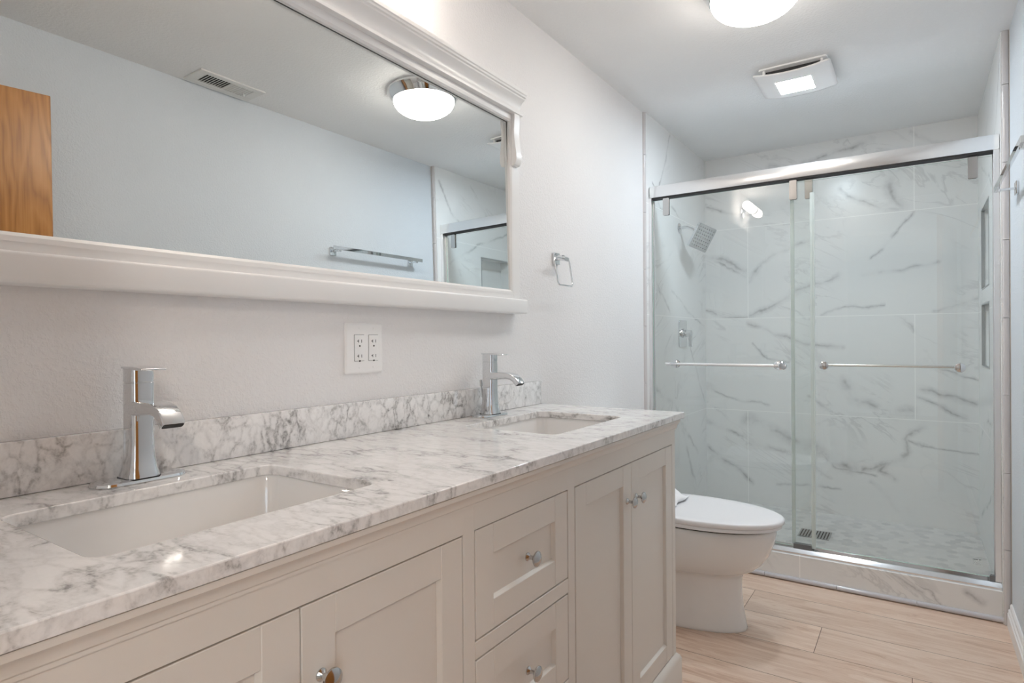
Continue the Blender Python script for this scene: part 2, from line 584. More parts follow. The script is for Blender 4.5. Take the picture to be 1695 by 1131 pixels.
BACK_VEINS = [
    # bottom course
    ([(0.285, 0.615), (0.355, 0.575), (0.475, 0.525), (0.69, 0.45), (0.87, 0.365)], 0.048),
    ([(0.285, 0.465), (0.45, 0.42), (0.64, 0.345), (0.76, 0.29)], 0.020),
    ([(0.70, 0.43), (0.78, 0.37), (0.92, 0.34), (1.0, 0.33)], 0.014),
    ([(1.225, 0.63), (1.14, 0.55), (1.16, 0.48), (1.02, 0.37), (1.09, 0.32)], 0.024),
    ([(1.16, 0.47), (1.09, 0.42), (0.93, 0.36)], 0.024),
    ([(1.16, 0.54), (1.30, 0.51), (1.47, 0.50)], 0.010),
    ([(0.98, 0.28), (1.06, 0.21), (1.10, 0.14)], 0.020),
    ([(0.02, 0.40), (0.10, 0.345), (0.20, 0.28), (0.30, 0.20)], 0.024),
    ([(0.0, 0.59), (0.10, 0.55), (0.25, 0.51)], 0.018),
    ([(0.45, 0.20), (0.62, 0.215), (0.80, 0.22)], 0.012),
    # second course
    ([(1.20, 0.845), (1.30, 0.83), (1.47, 0.775)], 0.026),
    ([(1.20, 0.79), (1.32, 0.745), (1.42, 0.685)], 0.020),
    ([(1.20, 0.985), (1.33, 0.945), (1.47, 0.92)], 0.012),
    ([(0.65, 0.77), (0.74, 0.70)], 0.018),
    ([(0.83, 0.87), (0.90, 0.76), (1.02, 0.72), (1.17, 0.70)], 0.040),
    ([(0.28, 1.235), (0.42, 1.19), (0.62, 1.10), (0.83, 1.07)], 0.020),
    ([(0.30, 1.10), (0.38, 1.03), (0.52, 0.98)], 0.012),
    ([(1.10, 1.25), (1.17, 1.20), (1.19, 1.18)], 0.016),
    ([(0.02, 0.80), (0.15, 0.745), (0.40, 0.72)], 0.014),
    # third course
    ([(0.04, 1.68), (0.13, 1.655), (0.27, 1.57)], 0.026),
    ([(0.02, 1.70), (0.16, 1.60), (0.27, 1.545)], 0.014),
    ([(0.29, 1.51), (0.38, 1.62), (0.50, 1.69), (0.68, 1.75)], 0.020),
    ([(0.29, 1.29), (0.42, 1.33), (0.56, 1.42), (0.80, 1.52)], 0.026),
    ([(0.0, 1.33), (0.14, 1.27), (0.28, 1.275)], 0.020),
    ([(1.19, 1.85), (1.10, 1.74), (0.98, 1.59)], 0.013),
    ([(0.94, 1.50), (1.13, 1.52), (1.29, 1.56)], 0.017),
    ([(0.72, 1.27), (0.85, 1.32), (1.05, 1.32)], 0.013),
    ([(1.28, 1.28), (1.47, 1.35)], 0.016),
    # top course
    ([(0.82, 2.04), (0.91, 1.96), (1.02, 1.89), (1.14, 1.88)], 0.026),
    ([(1.11, 2.10), (1.07, 2.03), (1.09, 1.95), (1.13, 1.89)], 0.040),
    ([(0.42, 2.24), (0.55, 2.20), (0.80, 2.26), (0.98, 2.30)], 0.026),
    ([(0.42, 2.22), (0.60, 2.15), (0.82, 2.13), (0.98, 2.19)], 0.016),
    ([(1.19, 2.31), (1.28, 2.23), (1.40, 2.20)], 0.016),
    ([(0.02, 2.02), (0.17, 1.96), (0.30, 1.93)], 0.016),
]
LEFT_VEINS = [
    ([(3.45, 2.32), (3.36, 2.15), (3.26, 2.0)], 0.012),
    ([(3.15, 1.55), (3.25, 1.40), (3.42, 1.30)], 0.014),
    ([(3.45, 1.42), (3.75, 1.30), (4.1, 1.22)], 0.012),
    ([(3.15, 1.98), (3.3, 1.86), (3.45, 1.90), (3.7, 1.85)], 0.010),
    ([(3.2, 0.86), (3.5, 0.74), (3.7, 0.55), (3.95, 0.40)], 0.022),
    ([(3.62, 0.62), (3.75, 0.40), (3.9, 0.20)], 0.02),
    ([(3.75, 1.15), (3.95, 0.9), (4.1, 0.72)], 0.014),
]
RIGHT_VEINS = [
    ([(3.1, 2.25), (3.22, 2.05), (3.4, 1.95)], 0.014),
    ([(3.1, 0.9), (3.4, 0.75), (3.8, 0.7), (4.1, 0.55)], 0.02),
    ([(3.3, 0.5), (3.6, 0.35), (4.0, 0.2)], 0.016),
    ([(3.2, 1.7), (3.5, 1.86), (3.9, 2.0)], 0.014),
]
CURB_VEINS = [
    ([(1.10, 0.125), (1.16, 0.095), (1.22, 0.06)], 0.018),
    ([(1.20, 0.10), (1.25, 0.075), (1.29, 0.03)], 0.008),
    ([(1.36, 0.10), (1.42, 0.07)], 0.02),
]
BACK_J = [(0.28,), (1.19,), (0.285,), (1.19,)]
COURSES = (0.0, 0.665, 1.267, 1.86, ZC)
TB = []
for ci in range(4):
    vs_c = [v for v in BACK_VEINS if COURSES[ci] - 0.01 <= sum(q[1] for q in v[0]) / len(v[0]) < COURSES[ci + 1]]
    TB.append(marble_tile('marble_look_tile_back', 0, vs_c, [j if i == ci else () for i, j in enumerate(BACK_J)], 1.0, 0.0))
M['tile_l'] = marble_tile('marble_look_tile_left', 1, LEFT_VEINS, [(), (), (), ()], -1.0, 3.1)
M['tile_r'] = marble_tile('marble_look_tile_right', 1, RIGHT_VEINS, [(), (), (), ()], 1.0, 6.3)
M['tile_c'] = marble_tile('marble_look_tile_curb', 0, CURB_VEINS, [(0.743,), (), (), ()], 1.0, 9.2)

# ------------------------------------------------------------------ the setting
T = 0.10
bm = NB(); box(bm, (-0.1, -0.03, -0.08), (W + 0.1, YB + 0.1, 0.0)); struct('floor', bm, M['floor'], smooth=0)
bm = NB(); box(bm, (-0.1, -0.03, ZC), (W + 0.1, YB + 0.1, ZC + 0.08)); struct('ceiling', bm, M['ceil'], smooth=0)
bm = NB(); box(bm, (-T, YR, 0), (0, YJ, ZC)); struct('wall_left', bm, M['wall'], smooth=0)
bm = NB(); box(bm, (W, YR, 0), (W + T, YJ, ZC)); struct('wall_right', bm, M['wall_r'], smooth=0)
DX0, DX1, DZ = 0.66, 1.47, 2.05
bm = NB()
box(bm, (-T, -0.03, 0), (DX0, YR, ZC))
box(bm, (DX1, -0.03, 0), (W + T, YR, ZC))
box(bm, (DX0, -0.03, DZ), (DX1, YR, ZC))
struct('wall_rear', bm, M['wall'], smooth=0)
bm = NB()   # door casing lining the opening
box(bm, (DX0 - 0.005, -0.035, 0), (DX0 + 0.014, YR + 0.004, DZ))
box(bm, (DX1 - 0.014, -0.035, 0), (DX1 + 0.005, YR + 0.004, DZ))
box(bm, (DX0 + 0.014, -0.035, DZ - 0.016), (DX1 - 0.014, YR + 0.004, DZ + 0.002))
struct('trim_1', bm, M['white'], smooth=0)

# shower alcove
bm = NB(); box(bm, (-T, YJ, 0), (TX0, YB + T, ZC)); struct('wall_shower_left', bm, M['tile_l'], smooth=0)
bm = NB()
for ci in range(4):
    nf = len(bm.faces)
    box(bm, (TX0, YB, COURSES[ci]), (TX1, YB + T, COURSES[ci + 1]))
    bm.faces.ensure_lookup_table()
    for f in bm.faces[nf:]:
        f.material_index = ci
struct('wall_shower_back', bm, TB, smooth=0)
NI = ((3.545, 3.93, 1.375, 1.785), (3.545, 3.93, 0.985, 1.302))
bm = NB()
ys = [YJ, 3.545, 3.93, YB + T]
zs = [0, 0.985, 1.302, 1.375, 1.785, ZC]
for i in range(3):
    for j in range(5):
        if i == 1 and j in (1, 3):
            box(bm, (TX1 + 0.095, ys[i], zs[j]), (W + T, ys[i + 1], zs[j + 1]))
        else:
            box(bm, (TX1, ys[i], zs[j]), (W + T, ys[i + 1], zs[j + 1]))
struct('wall_shower_right', bm, M['tile_r'], smooth=0)
for k, (y0, y1, z0, z1) in enumerate(NI):
    bm = NB()
    w_ = 0.006
    for lo, hi in (((y0, z0), (y1, z0 + w_)), ((y0, z1 - w_), (y1, z1)), ((y0, z0 + w_), (y0 + w_, z1 - w_)), ((y1 - w_, z0 + w_), (y1, z1 - w_))):
        box(bm, (TX1 - 0.002, lo[0], lo[1]), (TX1 + 0.012, hi[0], hi[1]))
    struct('trim_%d' % (5 + k), bm, M['schluter'], smooth=0)

# hexagon mosaic shower floor: one mesh, each small tile a face with its own tone
random.seed(4)
bm = NB()
box(bm, (TX0, 3.19, 0.0), (TX1, YB, ZS - 0.0015))
hr = 0.026
hw = hr * math.sqrt(3)
lay = bm.faces.layers.float.new('tone')
row = 0
y = 3.19 + hr
while y < YB + hr:
    x = TX0 + (hw / 2 if row % 2 else 0)
    while x < TX1 + hw / 2:
        pts = []
        for i in range(6):
            a = R(60 * i + 30)
            px = min(max(x + (hr - 0.0012) * math.cos(a), TX0), TX1)
            py = min(max(y + (hr - 0.0012) * math.sin(a), 3.19), YB)
            pts.append((px, py))
        ded = []
        for q in pts:
            if not ded or (abs(q[0] - ded[-1][0]) + abs(q[1] - ded[-1][1])) > 1e-5:
                ded.append(q)
        ar = sum(ded[i][0] * ded[(i + 1) % len(ded)][1] - ded[(i + 1) % len(ded)][0] * ded[i][1] for i in range(len(ded)))
        if len(ded) > 2 and abs(ar) > 1e-5:
            try:
                f = bm.faces.new([bm.verts.new((q[0], q[1], ZS)) for q in ded])
                f.material_index = 1
                f[lay] = random.random() ** 0.8
            except ValueError:
                pass
        x += hw
    y += hr * 1.5
    row += 1
struct('floor_shower', bm, [M['grout'], M['hex']], smooth=0)

bm = NB(); box(bm, (TX0, 3.07, 0), (TX1, 3.19, ZCURB), 0.002, 1)
struct('trim_curb', bm, M['tile_c'], smooth=0)


def pencil_strip(name, mat, p0, p1, outline, joints, axis):
    """rounded glazed strip made of short pieces between p0 and p1 along z or x."""
    bm = NB()
    marks = [p0] + [j for j in sorted(joints) if p0 < j < p1] + [p1]
    for a, b in zip(marks[:-1], marks[1:]):
        mp = (lambda u, v, w: (u, v, w)) if axis == 'z' else (lambda u, v, w: (w, u, v))
        prism(bm, outline, mp, a + 0.001, b - 0.001)
    return struct(name, bm, mat, smooth=50)


def half_round(cx, cy, w, d, n=8):
    """strip outline: flat back at cy+d, round front towards -y; width w centred at cx."""
    pts = [(cx - w / 2, cy + d), (cx + w / 2, cy + d)]
    for i in range(n + 1):
        a = math.pi * i / n
        pts.append((cx + w / 2 * math.cos(a), cy + d * 0.55 - d * 0.55 * math.sin(a)))
    return pts


zl = [0.60, 0.904, 1.205, 1.505, 1.806, 2.111]
zr = [0.297, 0.599, 0.905, 1.21, 1.516, 1.82, 2.125]
pencil_strip('trim_2', M['pencil_v'], 0.0, ZC, [(0.0, 3.045), (0.0075, 3.046), (0.0115, 3.052), (0.0125, YJ), (0.0, YJ)], zl, 'z')
pencil_strip('trim_3', M['pencil_v'], 0.0, ZC, half_round(1.4925, 3.048, 0.022, 0.012), zr, 'z')
pencil_strip('trim_4', M['pencil'], TX0 + 0.002, 1.480, [(3.07, 0.002), (3.07, 0.023), (3.064, 0.0225), (3.059, 0.018), (3.057, 0.0125), (3.059, 0.006), (3.064, 0.002)], [0.285, 0.591, 0.895, 1.195], 'x')
bm = NB(); box(bm, (1.5035, 3.051, 0.09), (W, 3.06, ZC))
struct('trim_7', bm, M['caulk'], smooth=0)

# stepped white baseboards
bprof = [(0, 0), (0.016, 0), (0.016, 0.052), (0.0125, 0.055), (0.0125, 0.066), (0.008, 0.07), (0.008, 0.083), (0.004, 0.09), (0, 0.09)]
bm = NB(); prism(bm, bprof, lambda u, v, w: (W - u, w, v), YR + 0.005, 3.046)
struct('baseboard_right', bm, M['white'], smooth=20)
bm = NB(); prism(bm, bprof, lambda u, v, w: (u, w, v), 1.93, 3.044)
struct('baseboard_left', bm, M['white'], smooth=20)

# the room beyond the doorway (seen only in reflections)
bx0, bx1, by0 = -1.6, 3.4, -4.3
bm = NB(); box(bm, (bx0, by0, -0.08), (bx1, -0.03, 0.0)); struct('floor_bedroom', bm, M['carpet'], smooth=0)
bm = NB(); box(bm, (bx0, by0, ZC), (bx1, -0.03, ZC + 0.08)); struct('ceiling_bedroom', bm, M['ceil'], smooth=0)
bm = NB(); box(bm, (bx0, by0 - T, 0), (bx1, by0, ZC)); struct('wall_bedroom_far', bm, M['bed_wall'], smooth=0)
bm = NB(); box(bm, (bx0 - T, by0, 0), (bx0, -0.03, ZC)); struct('wall_bedroom_left', bm, M['bed_wall'], smooth=0)
bm = NB()
wy0, wy1, wz0, wz1 = -3.3, -1.3, 0.7, 2.05
box(bm, (bx1, by0, 0), (bx1 + T, -0.03, wz0)); box(bm, (bx1, by0, wz1), (bx1 + T, -0.03, ZC))
box(bm, (bx1, by0, wz0), (bx1 + T, wy0, wz1)); box(bm, (bx1, wy1, wz0), (bx1 + T, -0.03, wz1))
struct('wall_bedroom_right', bm, M['bed_wall'], smooth=0)
bm = NB()
box(bm, (bx0, -0.031, 0), (-T, -0.03 + 0.11, ZC)); box(bm, (W + T, -0.031, 0), (bx1, 0.08, ZC))
struct('wall_bedroom_near', bm, M['bed_wall'], smooth=0)
bm = NB()
for lo, hi in (((wy0, wz0), (wy1, wz0 + 0.05)), ((wy0, wz1 - 0.05), (wy1, wz1)), ((wy0, wz0), (wy0 + 0.05, wz1)), ((wy1 - 0.05, wz0), (wy1, wz1)), ((-2.32, wz0), (-2.28, wz1))):
    box(bm, (bx1 + 0.02, lo[0], lo[1]), (bx1 + 0.08, hi[0], hi[1]))
struct('window_1', bm, M['white'], smooth=0)

# open oak door resting against the right wall
th = math.atan2(1.455 - 1.338, 0.862 - 0.10)
dl = math.hypot(1.455 - 1.338, 0.862 - 0.10)
bm = NB(); box(bm, (-0.0175, 0, 0.012), (0.0175, dl, 2.03), 0.002, 1)
door = mk('door_1', bm, M['oak'], at=(0, 0, 0))
door.location = (1.4575, 0.10, 0)
door.rotation_euler = (0, 0, th)
door['kind'] = 'structure'
door['label'] = 'orange oak flush door standing open against the right wall, seen in the mirror'
for zz in (0.25, 1.02, 1.8):
    bm = NB(); cyl(bm, (-0.02, 0.0, zz - 0.045), (-0.02, 0.0, zz + 0.045), 0.006)
    k = mk('hinge', bm, M['brass'], at=(0, 0, 0)); k.parent = door

# ------------------------------------------------------------------ vanity cabinet
XF = 0.545
CY = 1.028
CY0, CY1 = 0.130, 1.926
van = thing('vanity_cabinet', (0.28, CY, 0), 'long off-white double vanity cabinet with shaker doors and drawers under the marble counter', 'cabinet')
bm = NB()
box(bm, (0.004, CY0 + 0.002, 0.10), (0.518, CY0 + 0.02, 0.872)); box(bm, (0.004, CY1 - 0.02, 0.10), (0.518, CY1 - 0.002, 0.872))
box(bm, (0.004, CY0 + 0.02, 0.10), (0.02, CY1 - 0.02, 0.872)); box(bm, (0.02, CY0 + 0.02, 0.10), (0.518, CY1 - 0.02, 0.118))
mk('body', bm, M['cab'], van, smooth=0)
bm = NB(); box(bm, (0.507, CY0 + 0.02, 0.118), (0.5075, CY1 - 0.02, 0.80))
mk('interior_shadow_panel', bm, M['gapdark'], van, smooth=0)
DY = [(0.163, 0.489), (0.491, 0.820), (1.236, 1.5645), (1.5665, 1.894)]   # doors
DRZ = [(0.601, 0.796), (0.374, 0.563), (0.140, 0.336)]
bm = NB()
FZ0, FZ1, DT, DB = 0.10, 0.872, 0.7985, 0.118
for y0, y1 in ((CY0, 0.160), (0.823, 0.855), (1.201, 1.233), (1.897, CY1)):
    box(bm, (0.518, y0, FZ0), (XF, y1, FZ1), 0.0012, 1)
for y0, y1 in ((0.160, 0.823), (0.855, 1.201), (1.233, 1.897)):
    box(bm, (0.518, y0 - 0.001, DT), (XF, y1 + 0.001, FZ1))
    box(bm, (0.518, y0 - 0.001, FZ0), (XF, y1 + 0.001, DB))
for z0, z1 in ((0.566, 0.598), (0.339, 0.371)):
    box(bm, (0.518, 0.855, z0), (XF, 1.201, z1), 0.0012, 1)
mk('face_frame', bm, M['cab'], van, smooth=0)
# cove moulding under the counter, returning along the visible end
cp = [(0, 0.842), (0.003, 0.842), (0.003, 0.8465), (0.0055, 0.849), (0.0062, 0.855), (0.009, 0.861), (0.0135, 0.8655), (0.0135, 0.8735), (0, 0.8735)]
bm = NB()
rings = []
for y, sgn in ((CY0, -1), (CY1, 1)):
    rings.append([(XF + u, y + sgn * u, v) for u, v in cp])
ring_faces(bm, rings)
rings = [[(XF + u, CY1 + u, v) for u, v in cp], [(0.004, CY1 + u, v) for u, v in cp]]
ring_faces(bm, rings)
mk('cornice', bm, M['cab'], van, smooth=25)
# plinth with a sloped top
pp_ = [(0, 0.0), (0.014, 0.0), (0.014, 0.098), (0.010, 0.108), (0.002, 0.116), (0, 0.117)]
bm = NB()
ring_faces(bm, [[(XF + u, CY0 - u, v) for u, v in pp_], [(XF + u, CY1 + u, v) for u, v in pp_]])
ring_faces(bm, [[(XF + u, CY1 + u, v) for u, v in pp_], [(0.02, CY1 + u, v) for u, v in pp_]])
box(bm, (0.02, CY0, 0.0), (XF, CY1, 0.10))
mk('plinth', bm, M['cab'], van, smooth=25)


def shaker(name, y0, y1, z0, z1, st, rl):
    """inset shaker front: stiles and rails proud of a recessed panel with a small chamfer."""
    bm = NB()
    x0, x1 = 0.524, XF
    xp = XF - 0.009
    # stiles full height, rails between
    box(bm, (x0, y0, z0), (x1, y0 + st, z1), 0.0012, 1)
    box(bm, (x0, y1 - st, z0), (x1, y1, z1), 0.0012, 1)
    box(bm, (x0, y0 + st, z1 - rl), (x1 - 0.0003, y1 - st, z1), 0.0010, 1)
    box(bm, (x0, y0 + st, z0), (x1 - 0.0003, y1 - st, z0 + rl), 0.0010, 1)
    box(bm, (x0, y0 + st - 0.002, z0 + rl - 0.002), (xp, y1 - st + 0.002, z1 - rl + 0.002))
    # chamfer at the foot of the frame
    c = 0.004
    a0, a1, b0, b1 = y0 + st, y1 - st, z0 + rl, z1 - rl
    o = [(x1 - 0.0015, a0, b0), (x1 - 0.0015, a1, b0), (x1 - 0.0015, a1, b1), (x1 - 0.0015, a0, b1)]
    i = [(xp + 0.0002, a0 + c, b0 + c), (xp + 0.0002, a1 - c, b0 + c), (xp + 0.0002, a1 - c, b1 - c), (xp + 0.0002, a0 + c, b1 - c)]
    ring_faces(bm, [o, i], cap0=False, cap1=False)
    return mk(name, bm, M['cab'], van, smooth=0)


def knob(parent, y, z):
    bm = NB()
    lathe(bm, (XF - 0.0005, y, z), (1, 0, 0), [(0, 0.0085), (0.002, 0.0085), (0.004, 0.0065), (0.007, 0.0042), (0.015, 0.0042), (0.018, 0.007),
                                    (0.0205, 0.0135), (0.0225, 0.0155), (0.025, 0.0150), (0.028, 0.0105), (0.030, 0.004)], 28)
    mk('knob', bm, M['nickel'], parent)


for i, (y0, y1) in enumerate(DY):
    d = shaker('door', y0, y1, 0.121, 0.7955, 0.055, 0.054)
    knob(d, (y1 - 0.030) if i % 2 == 0 else (y0 + 0.030), 0.6965)
for z0, z1 in DRZ:
    d = shaker('drawer', 0.858, 1.198, z0, z1, 0.055, 0.055)
    knob(d, CY + 0.002, (z0 + z1) / 2)

# ------------------------------------------------------------------ countertop, backsplash, sinks
KX, KY0, KY1, KZ = 0.563, 0.084, 1.972, 0.895
SINK_Y = (0.512, 1.546)
SX, SHX, SHY = 0.288, 0.150, 0.213
bm = NB()
outer = [(0.001, KY0), (KX, KY0), (KX, KY1), (0.001, KY1)]
loops = [outer] + [rrect(SX, y, SHX, SHY, 0.024, 6) for y in SINK_Y]
edges = []
for lp in loops:
    vs_ = [bm.verts.new((x, y, KZ)) for x, y in lp]
    for i in range(len(vs_)):
        edges.append(bm.edges.new((vs_[i], vs_[(i + 1) % len(vs_)])))
bmesh.ops.triangle_fill(bm, use_beauty=True, use_dissolve=False, edges=edges)
# extrude down
ret = bmesh.ops.extrude_face_region(bm, geom=list(bm.faces))
bmesh.ops.translate(bm, verts=[g for g in ret['geom'] if isinstance(g, bmesh.types.BMVert)], vec=(0, 0, -0.020))
o = mk('countertop', bm, M['marble'], None, smooth=30, bevel=0.0022, bseg=2)
tag(o, 'grey-veined white marble countertop spanning the double vanity', 'countertop')
bm = NB(); box(bm, (0.001, KY0, KZ + 0.0005), (0.021, 1.960, 0.981), 0.0015, 2)
o = mk('backsplash', bm, M['marble'])
tag(o, 'low marble backsplash strip standing along the wall behind the counter', 'backsplash')


def sink(y, label):
    r = thing('undermount_sink', (SX, y, 0.72), label, 'sink', None)
    bm = NB()
    prof = [(0.006, 0.874, 0.03), (0.004, 0.868, 0.03), (0.000, 0.845, 0.03), (-0.006, 0.79, 0.032), (-0.014, 0.755, 0.036), (-0.028, 0.739, 0.045), (-0.055, 0.731, 0.05), (-0.10, 0.729, 0.04), (-0.128, 0.728, 0.02)]
    rings = []
    for d, z, rad in prof:
        hx, hy = SHX + d, SHY + d
        rings.append([(a, b, z) for a, b in rrect(SX, y, hx, hy, min(rad, hx * 0.9), 6)])
    rv = ring_faces(bm, rings, cap0=False, cap1=True)
    outr = []
    for d, z, rad in ((0.02, 0.874, 0.035), (0.018, 0.866, 0.035), (0.012, 0.845, 0.035), (0.002, 0.76, 0.04), (-0.02, 0.722, 0.05)):
        outr.append([(a, b, z) for a, b in rrect(SX, y, SHX + d, SHY + d, rad, 6)])
    ov = ring_faces(bm, outr, cap0=False, cap1=True)
    n = len(rv[0])
    for i in range(n):
        j = (i + 1) % n
        bm.faces.new((rv[0][i], rv[0][j], ov[0][j], ov[0][i]))
    mk('basin', bm, M['porc'], r, smooth=40)
    bm = NB()
    lathe(bm, (SX, y, 0.7275), (0, 0, 1), [(0, 0.03), (0.003, 0.03), (0.004, 0.024), (0.0035, 0.02), (0.006, 0.019), (0.0075, 0.01), (0.0078, 0.001)])
    mk('drain', bm, M['chrome'], r)
    return r


sink(SINK_Y[0], 'white rectangular undermount sink nearer the camera, under the faucet by the left edge')
sink(SINK_Y[1], 'white rectangular undermount sink at the far counter end near the toilet')


# ------------------------------------------------------------------ faucets
def faucet(y, label):
    fx = 0.067
    r = thing('faucet', (fx, y, KZ), label, 'faucet', None)
    z0 = KZ
    # deck plate
    bm = NB()
    st = [(0.0285, 0.0), (0.030, 0.002), (0.0285, 0.006), (0.024, 0.0078)]
    rings = []
    for hw_, h in st:
        rings.append([(a, b, z0 + h) for a, b in rrect(fx, y, hw_, 0.0765 - (0.030 - hw_), hw_ * 0.98, 10)])
    ring_faces(bm, rings)
    mk('deck_plate', bm, M['chrome'], r, smooth=30)
    # column, flared at the foot
    bm = NB()
    rings = []
    for h, s, rad in ((0.008, 0.0275, 0.015), (0.012, 0.027, 0.014), (0.024, 0.0235, 0.011), (0.042, 0.0210, 0.0095), (0.07, 0.0198, 0.009), (0.171, 0.0198, 0.009), (0.1715, 0.0185, 0.008), (0.173, 0.0185, 0.008), (0.1735, 0.0198, 0.009), (0.1955, 0.0198, 0.009)):
        rings.append([(a, b, z0 + h) for a, b in rrect(fx, y, s, s, rad, 5)])
    ring_faces(bm, rings)
    mk('body', bm, M['chrome'], r, smooth=40)
    bm = NB(); 
    rings = [[(a, b, z0 + h) for a, b in rrect(fx, y, s, s, 0.016, 5)] for h, s in ((0.0075, 0.029), (0.0082, 0.029))]
    ring_faces(bm, rings)
    mk('gasket', bm, M['rubber'], r)
    # spout: flat, wide, curving down at the lip
    path = [(fx + 0.01, 0.128, 0.012), (fx + 0.03, 0.128, 0.0115), (0.120, 0.1295, 0.0105), (0.142, 0.1295, 0.0095), (0.158, 0.126, 0.009), (0.170, 0.118, 0.0085), (0.178, 0.1085, 0.008), (0.1815, 0.1035, 0.008)]
    bm = NB()
    rings = []
    for i, (x, h, t_) in enumerate(path):
        a = path[max(i - 1, 0)]; b = path[min(i + 1, len(path) - 1)]
        d = Vector((b[0] - a[0], 0, b[1] - a[1])).normalized()
        nrm = Vector((-d.z, 0, d.x))
        c = Vector((x, y, z0 + h))
        w_ = 0.0195 - 0.0005 * min(i, 2)
        rings.append([c + nrm * v + Vector((0, u, 0)) for u, v in rrect(0, 0, w_, t_, 0.003, 3)])
    ring_faces(bm, rings)
    sp = mk('spout', bm, M['chrome'], r, smooth=40)
    bm = NB()
    x, h, t_ = path[-1]
    d = Vector((path[-1][0] - path[-2][0], 0, path[-1][1] - path[-2][1])).normalized()
    nrm = Vector((-d.z, 0, d.x))
    c = Vector((x, y, z0 + h)) + d * 0.0003
    ring_faces(bm, [[c + nrm * v + Vector((0, u, 0)) + d * e for u, v in rrect(0, 0, 0.0165, 0.0052, 0.002, 3)] for e in (-0.001, 0.0006)])
    mk('outlet_slit', bm, M['black'], sp)
    # lever: flat blade over the column
    bm = NB()
    prism(bm, [(fx - 0.0198, 0.1958), (fx + 0.0198, 0.1945), (fx + 0.030, 0.1935), (0.122, 0.1935), (0.122, 0.1968), (fx + 0.02, 0.1995), (fx - 0.0198, 0.2)],
          lambda u, v, w: (u, w, z0 + v), y - 0.0205, y + 0.0205)
    mk('lever', bm, M['chrome'], r, smooth=30, bevel=0.0012)
    # lift rod behind the column
    bm = NB()
    cyl(bm, (fx - 0.0215, y, z0 + 0.007), (fx - 0.0365, y + 0.002, z0 + 0.098), 0.0022, n=10)
    cyl(bm, (fx - 0.0358, y + 0.002, z0 + 0.092), (fx - 0.0392, y + 0.0025, z0 + 0.113), 0.0050, 0.0044, n=14)
    mk('lift_rod', bm, M['nickel'], r)
    return r


fa = faucet(0.517, 'chrome single-lever faucet on the left, behind the sink nearer the camera')
dup(fa, (0.067, 1.566, KZ), 'chrome single-lever faucet farther away, behind the sink near the toilet')

# ------------------------------------------------------------------ framed mirror
MY0, MY1 = CY - 0.767, CY + 0.767
GZ0, GZ1 = 1.310, 1.895
GY0, GY1 = CY - 0.715, CY + 0.715
mir = thing('framed_mirror', (0.0, CY, 1.22), 'wide white-framed mirror with crown and ledge on the wall above the counter', 'mirror')
bm = NB()
t_ = R(0.8)
zc_ = (GZ0 + GZ1) / 2
for z0, z1 in ((GZ0 - 0.012, GZ1 + 0.012),):
    o_ = []
    for z in (z0, z1):
        x = 0.0213 - (z - zc_) * math.tan(t_)
        o_.append((x, z))
    vsq = [(o_[0][0], GY0 - 0.01, o_[0][1]), (o_[0][0], GY1 + 0.01, o_[0][1]), (o_[1][0], GY1 + 0.01, o_[1][1]), (o_[1][0], GY0 - 0.01, o_[1][1])]
    ring_faces(bm, [vsq, [(a - 0.004, b, c) for a, b, c in vsq]])
mk('mirror_glass', bm, M['mirror'], mir, smooth=0)
# frame with a stepped inner edge
bm = NB()
FX = 0.034
inn = 0.013
box(bm, (0.002, GY1 + 0.014, GZ0 - 0.035), (FX, MY1, 1.93), 0.001, 1)
box(bm, (0.002, MY0, GZ0 - 0.035), (FX, GY0 - 0.014, 1.93), 0.001, 1)
box(bm, (0.002, GY0 - 0.0142, GZ1 + 0.014), (FX, GY1 + 0.0142, 1.93))
box(bm, (0.002, GY0 - 0.0142, GZ0 - 0.035), (FX, GY1 + 0.0142, GZ0 - 0.014))
# inner sloped bead
o4 = [(GY0 - 0.015, GZ0 - 0.015), (GY1 + 0.015, GZ0 - 0.015), (GY1 + 0.015, GZ1 + 0.015), (GY0 - 0.015, GZ1 + 0.015)]
m4 = [(GY0 - 0.006, GZ0 - 0.006), (GY1 + 0.006, GZ0 - 0.006), (GY1 + 0.006, GZ1 + 0.006), (GY0 - 0.006, GZ1 + 0.006)]
i4 = [(GY0, GZ0), (GY1, GZ0), (GY1, GZ1), (GY0, GZ1)]
ring_faces(bm, [[(0.0345, a, b) for a, b in o4], [(0.0335, a, b) for a, b in m4], [(0.029, a, b) for a, b in i4], [(0.0195, a, b) for a, b in i4]], cap0=False, cap1=False)
mk('frame', bm, M['white'], mir, smooth=0)
bm = NB()
box(bm, (0.002, CY - 0.787, 1.228), (0.056, CY + 0.787, 1.2785), 0.006, 3)
mk('ledge', bm, M['white'], mir, smooth=50)
crown = [(0.002, 1.921), (0.046, 1.921), (0.050, 1.923), (0.050, 1.931), (0.043, 1.935), (0.041, 1.945), (0.043, 1.957), (0.048, 1.970), (0.056, 1.979), (0.056, 1.984),
         (0.060, 1.987), (0.060, 1.993), (0.0625, 1.996), (0.0625, 2.007), (0.002, 2.008)]
bm = NB()
ring_faces(bm, [[(u, CY - 0.742 - u * 0.58, v) for u, v in crown], [(u, CY + 0.742 + u * 0.58, v) for u, v in crown]])
mk('crown', bm, M['white'], mir, smooth=30)
cb = [(0.034, 1.921), (0.0475, 1.921), (0.0478, 1.905), (0.0465, 1.885), (0.0445, 1.865), (0.0455, 1.84), (0.0495, 1.81), (0.0535, 1.785), (0.0545, 1.765), (0.052, 1.752), (0.047, 1.744), (0.040, 1.742), (0.034, 1.742)]
for s in (-1, 1):
    bm = NB()
    yc_ = CY + s * 0.737
    prism(bm, cb, lambda u, v, w: (u, w, v), yc_ - 0.017, yc_ + 0.017)
    mk('corbel', bm, M['white'], mir, smooth=40, bevel=0.0012)

